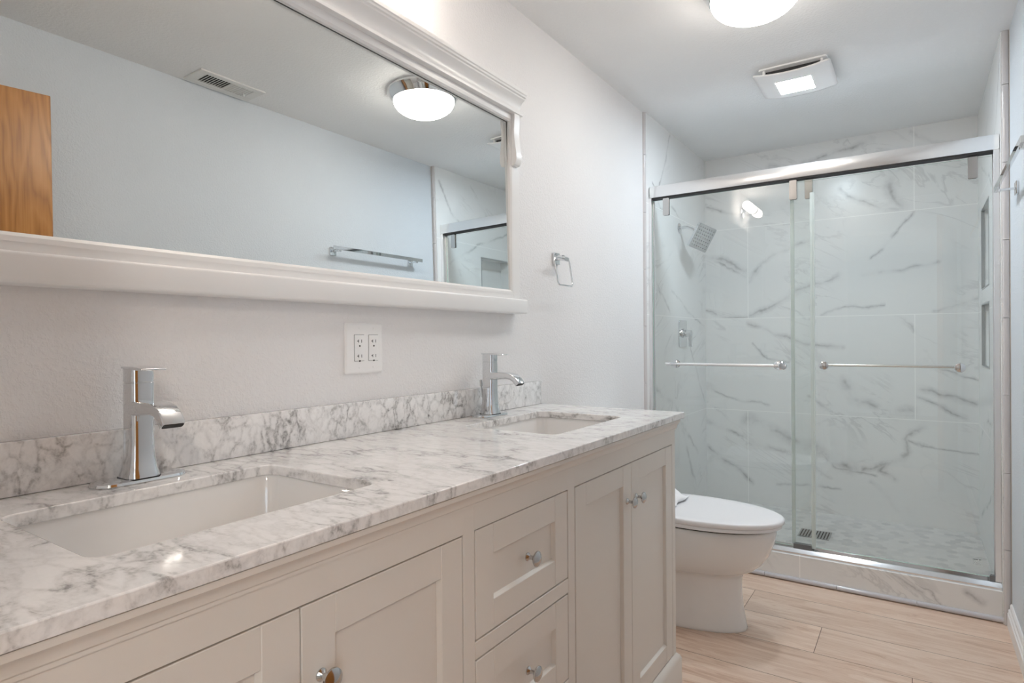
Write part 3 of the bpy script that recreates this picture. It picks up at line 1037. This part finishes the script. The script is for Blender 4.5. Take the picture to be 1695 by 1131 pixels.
# ------------------------------------------------------------------ outlet
op = thing('wall_outlet', (0.0, 1.096, 1.052), 'white double electrical outlet plate on the wall under the mirror ledge', 'outlet')
bm = NB()
rings = []
for hx_, x in ((0.0, 0.0005), (0.0, 0.003), (0.003, 0.0056), (0.006, 0.006)):
    rings.append([(x, a, b) for a, b in rrect(1.096, 1.1175, 0.064 - hx_, 0.0655 - hx_, 0.005, 4)])
ring_faces(bm, rings)
mk('plate', bm, M['plastic'], op, smooth=40)
for yy in (1.077, 1.1255):
    bm = NB()
    for x, g in ((0.0055, 0.0), (0.0075, 0.0), (0.008, 0.001)):
        pass
    ring_faces(bm, [[(x, a, b) for a, b in rrect(yy, 1.1185, 0.0165 - g, 0.0335 - g, 0.002, 3)] for x, g in ((0.0058, 0), (0.0078, 0), (0.0082, 0.001))])
    rc = mk('receptacle', bm, M['plastic'], op, smooth=30)
    bm = NB()
    ring_faces(bm, [[(x, a, b) for a, b in rrect(yy, 1.1185, 0.0174, 0.0344, 0.002, 3)] for x in (0.0056, 0.00615)])
    mk('shadow_line', bm, M['greyplastic'], rc)
    bm = NB()
    for zz in (1.136, 1.0975):
        box(bm, (0.0078, yy - 0.0085, zz - 0.001), (0.0084, yy - 0.0045, zz + 0.0012))
        box(bm, (0.0078, yy - 0.0048, zz - 0.0042), (0.0084, yy - 0.0032, zz + 0.0042))
        box(bm, (0.0078, yy + 0.0055, zz - 0.004), (0.0084, yy + 0.0072, zz + 0.004))
        cyl(bm, (0.0078, yy, zz - 0.0125), (0.0084, yy, zz - 0.0125), 0.0024, n=16)
    mk('slots', bm, M['black'], rc, smooth=0)
    for zz in (1.169, 1.0675):
        bm = NB(); lathe(bm, (0.0058, yy, zz), (1, 0, 0), [(0, 0.0028), (0.0006, 0.0028), (0.001, 0.002)], 16)
        mk('screw', bm, M['plastic'], op)

# ------------------------------------------------------------------ towel ring
tr = thing('towel_ring', (0.0, 2.105, 1.335), 'chrome squarish towel ring hanging on the left wall past the mirror', 'towel ring')
bm = NB()
box(bm, (0.0005, 2.083, 1.436), (0.010, 2.129, 1.482), 0.0015, 2)
box(bm, (0.009, 2.094, 1.450), (0.040, 2.118, 1.470), 0.0015, 2)
cyl(bm, (0.046, 2.090, 1.455), (0.046, 2.122, 1.455), 0.0095)
mk('mount', bm, M['chrome'], tr)
bm = NB()
pts = []
for a, b in rrect(0, 0, 0.060, 0.054, 0.016, 6):
    zz = 1.401 + b
    pts.append((0.046 + (1.455 - zz) * 0.16, 2.078 + a, zz))
tube(bm, pts, 0.0032, 10, closed=True)
mk('ring', bm, M['chrome'], tr)

# ------------------------------------------------------------------ towel bar on the right wall
BX, BZ = 1.445, 1.682
tb = thing('towel_bar', (W, 2.53, BZ - 0.03), 'square chrome towel bar on the right wall before the shower', 'towel bar')
bm = NB(); box(bm, (BX - 0.005, 2.175, BZ - 0.010), (BX + 0.005, 2.875, BZ + 0.010), 0.001, 1)
mk('bar', bm, M['chrome'], tb)
for yy in (2.215, 2.825):
    bm = NB()
    box(bm, (W - 0.009, yy - 0.021, BZ - 0.034), (W - 0.0005, yy + 0.021, BZ + 0.012), 0.0015, 2)
    box(bm, (BX + 0.004, yy - 0.007, BZ - 0.0165), (W - 0.008, yy + 0.007, BZ - 0.0085), 0.001, 1)
    box(bm, (BX - 0.003, yy - 0.009, BZ - 0.019), (BX + 0.010, yy + 0.009, BZ - 0.009), 0.001, 1)
    mk('bracket', bm, M['chrome'], tb)

# ------------------------------------------------------------------ ceiling lamp, fan, vent, vanity light
LX, LY = 0.752, 2.150
cl = thing('ceiling_light', (LX, LY, ZC), 'round lit frosted dome ceiling light in a chrome rim over the room', 'ceiling light')
bm = NB(); lathe(bm, (LX, LY, ZC - 0.0005), (0, 0, -1), [(0, 0.168), (0.006, 0.172), (0.014, 0.170), (0.03, 0.160), (0.046, 0.150), (0.052, 0.146), (0.052, 0.130), (0.03, 0.12)], 64)
mk('rim', bm, M['chrome'], cl, smooth=50)
bm = NB()
prof = [(0.040, 0.1425)]
for i in range(0, 15):
    a = R(90 * i / 14)
    prof.append((0.052 + 0.072 * math.sin(a), 0.1425 * math.cos(a)))
lathe(bm, (LX, LY, ZC), (0, 0, -1), prof, 64)
mk('shade', bm, M['dome'], cl, smooth=60)

ef = thing('exhaust_fan', (0.748, 3.005, ZC), 'square white exhaust fan grille with a lit panel on the ceiling before the shower', 'fan')
bm = NB()
ring_faces(bm, [[(a, b, z) for a, b in rrect(0.752, 3.005, h, h, 0.012, 4)] for z, h in ((ZC - 0.0005, 0.137), (ZC - 0.007, 0.137), (ZC - 0.008, 0.134))])
mk('housing', bm, M['plastic'], ef, smooth=40)
bm = NB(); box(bm, (0.64, 2.90, ZC - 0.022), (0.864, 3.11, ZC - 0.007))
mk('air_inlet', bm, M['rubber'], ef, smooth=0)
bm = NB()
for px_, py_ in ((0.635, 2.885), (0.868, 2.885), (0.635, 3.125), (0.868, 3.125)):
    bm = NB()
    cyl(bm, (px_, py_, ZC - 0.028), (px_, py_, ZC - 0.006), 0.006, n=12)
    mk('clip', bm, M['plastic'], ef)
# gently domed grille plate
bm = NB()
N = 18
hs = 0.156


def gz(a, b):
    return ZC - 0.0265 - 0.016 * (1 - abs(a) ** 2.2)


def gpt(i, j):
    a, b = -1 + 2 * i / N, -1 + 2 * j / N
    x, y = a * hs, b * hs
    rr = 0.018
    dx, dy = abs(x) - (hs - rr), abs(y) - (hs - rr)
    if dx > 0 and dy > 0:
        l = math.hypot(dx, dy)
        if l > rr:
            x = math.copysign(hs - rr + dx * rr / l, x)
            y = math.copysign(hs - rr + dy * rr / l, y)
    return 0.748 + x, 3.005 + y, gz(a, b)


vv = [[bm.verts.new(gpt(i, j)) for j in range(N + 1)] for i in range(N + 1)]
for i in range(N):
    for j in range(N):
        bm.faces.new((vv[i][j], vv[i + 1][j], vv[i + 1][j + 1], vv[i][j + 1]))
g = mk('grille', bm, M['plastic'], ef, smooth=40)
sd = g.modifiers.new('thickness', 'SOLIDIFY'); sd.thickness = 0.004; sd.offset = -1
bm = NB()
ring_faces(bm, [[(a, b, z) for a, b in rrect(0.745, 3.020, h1, h2, 0.004, 3)] for z, h1, h2 in ((ZC - 0.035, 0.0735, 0.0765), (ZC - 0.0472, 0.0735, 0.0765), (ZC - 0.0480, 0.072, 0.075))])
bm.normal_update()
for f in bm.faces:
    f.material_index = 0 if (abs(f.normal.z) > 0.9 and f.calc_center_median().z < ZC - 0.0475) else 1
mk('light_panel', bm, [M['led'], M['plastic']], ef, smooth=30)

bl = dup(cl, (2.3, -1.0, ZC), 'unseen round fill light added in the next room, out through the bathroom doorway')  # added lamp out of view, warm fill for the left wall and cabinet
for c in bl.children:
    if c.name.startswith('shade'):
        c.data = c.data.copy()
        c.data.materials[0] = M['fill_dome']

vx0, vx1, vy0, vy1 = 1.335, 1.478, 1.405, 1.710
av = thing('air_vent', ((vx0 + vx1) / 2, (vy0 + vy1) / 2, ZC), 'white louvred ceiling air vent near the right wall, seen in the mirror', 'vent')
bm = NB()
ix0, ix1, iy0, iy1 = vx0 + 0.028, vx1 - 0.030, vy0 + 0.040, vy1 - 0.040
zf = ZC - 0.008
for lo, hi in (((vx0, vy0), (ix0, vy1)), ((ix1, vy0), (vx1, vy1)), ((ix0, vy0), (ix1, iy0)), ((ix0, iy1), (ix1, vy1))):
    box(bm, (lo[0], lo[1], zf), (hi[0], hi[1], ZC - 0.0005))
mk('vent_frame', bm, M['ventp'], av, smooth=0, bevel=0.001)
bm = NB(); box(bm, (ix0, iy0, ZC - 0.0015), (ix1, iy1, ZC - 0.0008))
mk('vent_opening', bm, M['black'], av, smooth=0)
n_l = 18
for k in range(n_l + 1):
    yy = iy0 + (iy1 - iy0) * k / n_l
    lean = -0.006 if k > n_l / 2 else 0.006
    bm = NB()
    prism(bm, [(yy - 0.002, zf), (yy + 0.002, zf), (yy + 0.002 + lean, ZC - 0.002), (yy - 0.002 + lean, ZC - 0.002)], lambda u, v, w: (w, u, v), ix0, ix1)
    mk('louvre', bm, M['ventp'], av, smooth=0)
bm = NB(); box(bm, (ix1 - 0.03, iy1 - 0.02, zf - 0.012), (ix1 - 0.024, iy1 - 0.012, zf + 0.002), 0.001, 1)
mk('damper_lever', bm, M['ventp'], av)

VY, VX, VZ = 1.02, 0.092, 2.185
vl = thing('vanity_light', (0.0, VY, VZ - 0.07), 'two-tube lit vanity light on the wall above the mirror, reflected in the shower glass', 'wall light')
bm = NB(); lathe(bm, (0.0005, VY, VZ - 0.01), (1, 0, 0), [(0, 0.058), (0.014, 0.058), (0.02, 0.052), (0.022, 0.012), (0.04, 0.010)], 40)
mk('backplate', bm, M['chrome'], vl)
bm = NB()
cyl(bm, (VX, VY - 0.016, VZ), (VX, VY + 0.016, VZ), 0.038)
mk('collar', bm, M['chrome'], vl)
for s in (-1, 1):
    bm = NB()
    lathe(bm, (VX, VY + s * 0.016, VZ), (0, s, 0), [(0, 0.035), (0.18, 0.035), (0.196, 0.033), (0.208, 0.027), (0.216, 0.016), (0.219, 0.002)], 32)
    mk('tube_shade', bm, M['tube'], vl, smooth=50)

# ------------------------------------------------------------------ shower door
HX0, HX1 = TX0 + 0.004, TX1 - 0.001
fr = thing('shower_door_header', (0.745, 3.127, 1.88), 'brushed aluminium header rail across the top of the shower opening', 'shower rail')
bm = NB(); box(bm, (HX0, 3.096, 1.887), (HX1, 3.158, 1.948), 0.003, 2)
bm.normal_update()
for f in bm.faces:
    f.material_index = 1 if (f.normal.z > 0.9 and f.calc_area() > 0.02) else 0
mk('header', bm, [M['alu'], M['alu_top']], fr, smooth=40)
bm = NB(); box(bm, (HX0 + 0.01, 3.104, 1.881), (HX1 - 0.01, 3.15, 1.888))
mk('header_channel', bm, M['rubber'], fr, smooth=0)
for x0, x1, lb in ((TX0 + 0.0005, TX0 + 0.014, 'slim vertical aluminium channel on the left shower wall below the header'), (1.458, TX1 - 0.0005, 'slim vertical aluminium channel on the niche side of the shower opening')):
    fr = thing('shower_jamb_channel', ((x0 + x1) / 2, 3.125, 0.15), lb, 'shower jamb', 'shower jamb channels')
    bm = NB()
    box(bm, (x0, 3.098, 0.15), (x1, 3.104, 1.887), 0.001, 1)
    box(bm, (x0, 3.146, 0.15), (x1, 3.152, 1.887), 0.001, 1)
    xx = (x0, x0 + 0.004) if x0 < 0.5 else (x1 - 0.006, x1)
    box(bm, (xx[0], 3.104, 0.15), (xx[1], 3.146, 1.887))
    mk('channel', bm, M['alu_w'], fr, smooth=0)
fr = thing('shower_bottom_track', (0.745, 3.12, ZCURB), 'aluminium bottom track lying along the top of the shower curb', 'shower track')
tprof = [(3.080, ZCURB + 0.0005), (3.080, 0.1335), (3.084, 0.137), (3.097, 0.1475), (3.1005, 0.149), (3.1015, 0.1475), (3.1015, 0.143), (3.146, 0.143), (3.146, 0.152), (3.156, 0.152), (3.160, 0.146), (3.160, ZCURB + 0.0005)]
bm = NB(); prism(bm, tprof, lambda u, v, w: (w, u, v), HX0, HX1)
mk('track', bm, M['alu_track'], fr, smooth=15)
for x0, x1 in ((0.712, 0.790), (1.440, 1.472)):
    bm = NB()
    box(bm, (x0, 3.100, 0.1435), (x1, 3.106, 0.172), 0.0012, 1)
    box(bm, (x0, 3.106, 0.1435), (x1, 3.146, 0.152), 0.001, 1)
    box(bm, (x0 + 0.004, 3.120, 0.150), (x1 - 0.004, 3.126, 0.170), 0.001, 1)
    mk('bottom_guide', bm, M['greyplastic'], fr)


def glass_door(name, label, x0, x1, yc, clips, bar, outside):
    r = thing(name, ((x0 + x1) / 2, yc, 0.15), label, 'shower door', 'sliding glass shower doors')
    bm = NB()
    t2 = 0.004
    z0, z1 = 0.156, 1.872
    box(bm, (x0, yc - t2, z0), (x1, yc + t2, z1))
    for f in bm.faces:
        if abs(f.normal.y) < 0.5:
            f.material_index = 1
    bm.normal_update()
    for f in bm.faces:
        f.material_index = 0 if abs(f.normal.y) > 0.5 else 1
    mk('glass_panel', bm, [M['glass'], M['gedge']], r, smooth=0)
    bm = NB()
    sx = (x1 - 0.0005, x1 + 0.0065) if outside else (x0 - 0.0065, x0 + 0.0005)
    box(bm, (sx[0], yc - 0.0035, z0), (sx[1], yc + 0.0035, z1 - 0.06))
    ex = (x1 - 0.011, x1) if outside else (x0, x0 + 0.009)
    box(bm, (ex[0], yc + t2 + 0.0002, z0), (ex[1], yc + t2 + 0.0014, z1 - 0.06))
    box(bm, (ex[0], yc - t2 - 0.0014, z0), (ex[1], yc - t2 - 0.0002, z1 - 0.06))
    mk('edge_seal', bm, M['seal'], r, smooth=0)
    for cx_ in clips:
        bm = NB()
        prism(bm, rrect(cx_, 1.834, 0.0165, 0.0455, 0.005, 4), lambda u, v, w: (u, w, v), yc - t2 - 0.0055, yc - t2 - 0.0003)
        prism(bm, rrect(cx_, 1.834, 0.0165, 0.0455, 0.005, 4), lambda u, v, w: (u, w, v), yc + t2 + 0.0003, yc + t2 + 0.005)
        mk('hanger', bm, M['nickel'], r, smooth=40, bevel=0.0008)
    b0, b1, k0, k1, bz = bar
    if outside:
        yb_ = yc - t2 - 0.032
        bm = NB()
        cyl(bm, (b0, yb_, bz), (b1, yb_, bz), 0.0075, n=24)
        mk('towel_rail', bm, M['alu_w'], r, smooth=40)
        for kx in (k0, k1):
            bm = NB()
            lathe(bm, (kx, yc - t2 - 0.0003, bz), (0, -1, 0), [(0, 0.021), (0.006, 0.021), (0.008, 0.017), (0.010, 0.009), (0.026, 0.009)], 32)
            lathe(bm, (kx, yc + t2 + 0.0003, bz), (0, 1, 0), [(0, 0.021), (0.006, 0.021), (0.008, 0.015), (0.009, 0.002)], 32)
            lathe(bm, (kx - 0.016, yb_, bz), (1, 0, 0), [(0, 0.0092), (0.032, 0.0092)], 24)
            mk('rail_mount', bm, M['chrome'], r)
        bm = NB()
        lathe(bm, (k1 + 0.020, yb_ + 0.006, bz), (0.35, -1, 0), [(0, 0.012), (0.004, 0.019), (0.012, 0.019), (0.016, 0.015), (0.017, 0.002)], 32)
        mk('rail_end_knob', bm, M['chrome'], r)
    else:
        yb_ = yc + t2 + 0.030
        bm = NB()
        cyl(bm, (b0, yb_, bz), (b1, yb_, bz), 0.0065, n=24)
        mk('towel_rail', bm, M['alu'], r, smooth=40)
        for kx in (k0, k1):
            bm = NB()
            lathe(bm, (kx, yc - t2 - 0.0003, bz), (0, -1, 0), [(0, 0.012), (0.006, 0.013), (0.010, 0.019), (0.017, 0.0205), (0.022, 0.0185), (0.0245, 0.011), (0.025, 0.002)], 32)
            lathe(bm, (kx, yc + t2 + 0.0003, bz), (0, 1, 0), [(0, 0.012), (0.02, 0.010), (0.036, 0.010), (0.037, 0.002)], 32)
            mk('rail_mount', bm, M['chrome'], r)
    return r


glass_door('sliding_shower_door', 'front clear glass shower door on the left with a long rail outside', 0.028, 0.800, 3.114, (0.103, 0.718), (0.106, 0.688, 0.150, 0.650, 1.006), True)
gd = glass_door('sliding_shower_door', 'rear clear glass shower door on the right with two round knobs', 0.708, 1.456, 3.134, (0.782, 1.394), (0.842, 1.348, 0.842, 1.348, 1.009), False)
# small printed safety mark in the lower corner of that pane
pane = gd.children[0]
bm = NB()
ym = 3.134 - 0.0041
for i, (dx, w_, dz, h_) in enumerate(((0, 0.0022, 0, 0.0035), (0.0035, 0.0028, 0, 0.004), (0.0072, 0.002, 0, 0.004), (0.0102, 0.0026, 0, 0.004), (0.0138, 0.0026, 0, 0.004), (0.0205, 0.0028, 0.0003, 0.004), (0.0242, 0.0018, 0.001, 0.0035))):
    box(bm, (1.388 + dx, ym - 0.0002, 0.2165 + dz), (1.388 + dx + w_, ym, 0.2165 + dz + h_))
o = mk('safety_mark', bm, M['black'], pane, smooth=0)
bm = NB()
for k in range(3):
    for i in range(7):
        if (i + k) % 4 != 3:
            box(bm, (1.388 + i * 0.0037, ym - 0.0002, 0.2105 - k * 0.006), (1.388 + i * 0.0037 + 0.0025, ym, 0.2105 - k * 0.006 + 0.0022))
mk('fine_print', bm, plain('etched_grey', (0.5, 0.52, 0.51), 0.7), pane, smooth=0)

# ------------------------------------------------------------------ shower fittings
sh = thing('showerhead', (TX0, 3.593, 1.803), 'square chrome shower head on a bent arm inside the shower', 'shower head')
bm = NB(); lathe(bm, (TX0 + 0.0005, 3.593, 1.803), (1, 0, 0), [(0, 0.030), (0.003, 0.030), (0.008, 0.024), (0.011, 0.011)], 32)
mk('flange', bm, M['chrome'], sh)
bm = NB()
tube(bm, [(TX0 + 0.005, 3.593, 1.803), (0.045, 3.593, 1.805), (0.065, 3.594, 1.802), (0.085, 3.596, 1.792), (0.102, 3.598, 1.778), (0.118, 3.602, 1.762)], 0.0095, 16)
mk('arm', bm, M['chrome'], sh, smooth=60)
bm = NB()
Lx = Vector((-0.47, 0, -0.88)).normalized()
Wx = Vector((0.414, 0.88, -0.22)).normalized()
Nx = Lx.cross(Wx).normalized()
hc = Vector((0.145, 3.605, 1.735))
prism(bm, rrect(0, 0, 0.074, 0.072, 0.006, 3), lambda u, v, w: hc + Lx * u + Wx * v + Nx * w, -0.010, 0.010)
lathe(bm, hc - Nx * 0.040 + Lx * (-0.005), Nx, [(0, 0.012), (0.012, 0.016), (0.024, 0.022), (0.030, 0.028)], 24)
hd = mk('spray_head', bm, M['chrome'], sh, smooth=30, bevel=0.001)
bm = NB()
for a in range(-3, 4):
    for b in range(-3, 4):
        c = hc + Lx * (a * 0.0185) + Wx * (b * 0.0185) + Nx * 0.0100
        cyl(bm, c, c + Nx * 0.0012, 0.0028, n=8)
mk('nozzles', bm, M['greyplastic'], hd)

sv = thing('shower_valve', (TX0, 3.64, 1.17), 'chrome shower valve plate with a lever handle on the left shower wall', 'shower valve')
bm = NB()
prism(bm, rrect(3.64, 1.168, 0.073, 0.081, 0.018, 6), lambda u, v, w: (w, u, v), TX0 + 0.0005, TX0 + 0.007)
mk('plate', bm, M['chrome'], sv, smooth=40, bevel=0.002)
bm = NB()
lathe(bm, (TX0 + 0.006, 3.64, 1.170), (1, 0, 0), [(0, 0.028), (0.008, 0.027), (0.012, 0.021), (0.05, 0.021), (0.053, 0.018), (0.054, 0.002)], 32)
prism(bm, rrect(0, 0, 0.010, 0.009, 0.003, 3), lambda u, v, w: (TX0 + 0.052 + v, 3.64 + u, w), 1.088, 1.182)
mk('lever', bm, M['chrome'], sv, smooth=40)

fd = thing('floor_drain', (0.732, 3.655, ZS), 'square slotted metal drain grate in the mosaic shower floor', 'drain')
bm = NB(); box(bm, (0.660, 3.585, ZS + 0.0003), (0.804, 3.725, ZS + 0.0012))
mk('drain_well', bm, M['black'], fd, smooth=0)
bm = NB()
for k in range(11):
    xx = 0.660 + 0.144 * k / 10.0
    box(bm, (xx - 0.0042, 3.585, ZS + 0.001), (xx + 0.0042, 3.725, ZS + 0.003))
box(bm, (0.656, 3.581, ZS + 0.001), (0.808, 3.587, ZS + 0.003)); box(bm, (0.656, 3.723, ZS + 0.001), (0.808, 3.729, ZS + 0.003))
mk('grate', bm, M['schluter'], fd, smooth=0)

# ------------------------------------------------------------------ toilet
TY = 2.465
to = thing('toilet', (0.40, TY, 0), 'white elongated toilet with closed lid beyond the vanity end', 'toilet')


def egg(xb, xf, hw_, z, n=48, xc=None, pb=2.6, pf=2.05):
    xc = xb + (xf - xb) * 0.42 if xc is None else xc
    out = []
    for i in range(n):
        a = 2 * math.pi * i / n
        c, s = math.cos(a), math.sin(a)
        p = pf if c >= 0 else pb
        q = 2.0 / p
        x = xc + (xf - xc if c >= 0 else xc - xb) * math.copysign(abs(c) ** q, c)
        y = TY + hw_ * math.copysign(abs(s) ** q, s)
        out.append((x, y, z))
    return out


bm = NB()
prof = [(0.06, 0.645, 0.128, 0.001), (0.06, 0.646, 0.130, 0.006), (0.06, 0.644, 0.129, 0.012), (0.06, 0.632, 0.121, 0.08), (0.06, 0.626, 0.118, 0.16), (0.06, 0.628, 0.120, 0.20), (0.06, 0.634, 0.126, 0.218),
        (0.06, 0.650, 0.140, 0.226), (0.06, 0.672, 0.154, 0.238), (0.06, 0.702, 0.168, 0.265), (0.06, 0.728, 0.178, 0.305), (0.06, 0.745, 0.184, 0.350), (0.06, 0.753, 0.187, 0.385), (0.06, 0.754, 0.187, 0.405), (0.06, 0.748, 0.183, 0.410)]
ring_faces(bm, [egg(a, b, c, d, pb=4.0) for a, b, c, d in prof])
mk('bowl', bm, M['porc'], to, smooth=60)
bm = NB(); ring_faces(bm, [egg(0.23, 0.750, 0.183, z) for z in (0.409, 0.4155)])
mk('seat_bumper_gap', bm, M['black'], to)
bm = NB(); ring_faces(bm, [egg(0.21, b, c, z) for b, c, z in ((0.768, 0.190, 0.4145), (0.772, 0.1925, 0.417), (0.772, 0.1925, 0.426), (0.769, 0.191, 0.4285))])
mk('seat', bm, M['lid'], to, smooth=40)
bm = NB(); ring_faces(bm, [egg(0.205, b, c, z) for b, c, z in ((0.757, 0.187, 0.428), (0.757, 0.187, 0.4305))])
mk('lid_gap', bm, M['greyplastic'], to)
bm = NB(); ring_faces(bm, [egg(0.20, b, c, z) for b, c, z in ((0.777, 0.194, 0.430), (0.781, 0.1965, 0.433), (0.781, 0.1965, 0.442), (0.7795, 0.1955, 0.4475), (0.775, 0.193, 0.4495), (0.768, 0.19, 0.4503), (0.70, 0.16, 0.4508))])
mk('lid', bm, M['lid'], to, smooth=60)
bm = NB(); box(bm, (0.012, TY - 0.20, 0.38), (0.195, TY + 0.20, 0.74), 0.02, 4)
mk('tank', bm, M['porc'], to, smooth=50)
bm = NB(); box(bm, (0.006, TY - 0.21, 0.7405), (0.205, TY + 0.21, 0.775), 0.010, 3)
mk('tank_lid', bm, M['porc'], to, smooth=50)
bm = NB(); cyl(bm, (0.194, TY - 0.14, 0.69), (0.212, TY - 0.14, 0.69), 0.012); box(bm, (0.205, TY - 0.145, 0.683), (0.213, TY - 0.06, 0.697), 0.002, 2)
mk('flush_handle', bm, M['chrome'], to)

# crumpled tissue on the lid
random.seed(12)
bm = NB()
NU, NV = 14, 14
cv = []
for i in range(NU + 1):
    rowv = []
    for j in range(NV + 1):
        u, v = i / NU * 2 - 1, j / NV * 2 - 1
        rr = math.hypot(u, v)
        hgt = 0.044 * max(0.0, 1 - rr ** 1.5) + 0.010 * (math.sin(7 * u + 2 * v) * math.cos(5 * v - 2 * u) + 1) * (0.4 + 0.6 * max(0, 1 - rr)) + random.random() * 0.003
        rowv.append(bm.verts.new((0.315 + 0.066 * u + 0.006 * math.sin(4 * v), 2.50 + 0.095 * v + 0.006 * math.cos(5 * u), 0.4535 + max(0.0, hgt))))
    cv.append(rowv)
for i in range(NU):
    for j in range(NV):
        bm.faces.new((cv[i][j], cv[i + 1][j], cv[i + 1][j + 1], cv[i][j + 1]))
o = mk('crumpled_tissue', bm, M['tissue'], smooth=25)
sd = o.modifiers.new('thickness', 'SOLIDIFY'); sd.thickness = 0.0012
tag(o, 'crumpled white tissue lying on the closed toilet lid', 'tissue')

# small grey floor fitting past the vanity end
ds = thing('door_stop', (0.515, 2.02, 0), 'small grey round floor stop between the vanity end and the toilet', 'door stop')
bm = NB(); lathe(bm, (0.47, 2.05, 0.0005), (0, 0, 1), [(0, 0.016), (0.004, 0.018), (0.03, 0.016), (0.036, 0.012), (0.038, 0.002)], 24)
mk('rubber_bumper', bm, M['greyplastic'], ds)
bm = NB(); lathe(bm, (0.47, 2.05, 0.0385), (0, 0, 1), [(0, 0.007), (0.004, 0.007), (0.005, 0.001)], 20)
mk('screw_cap', bm, M['nickel'], ds)
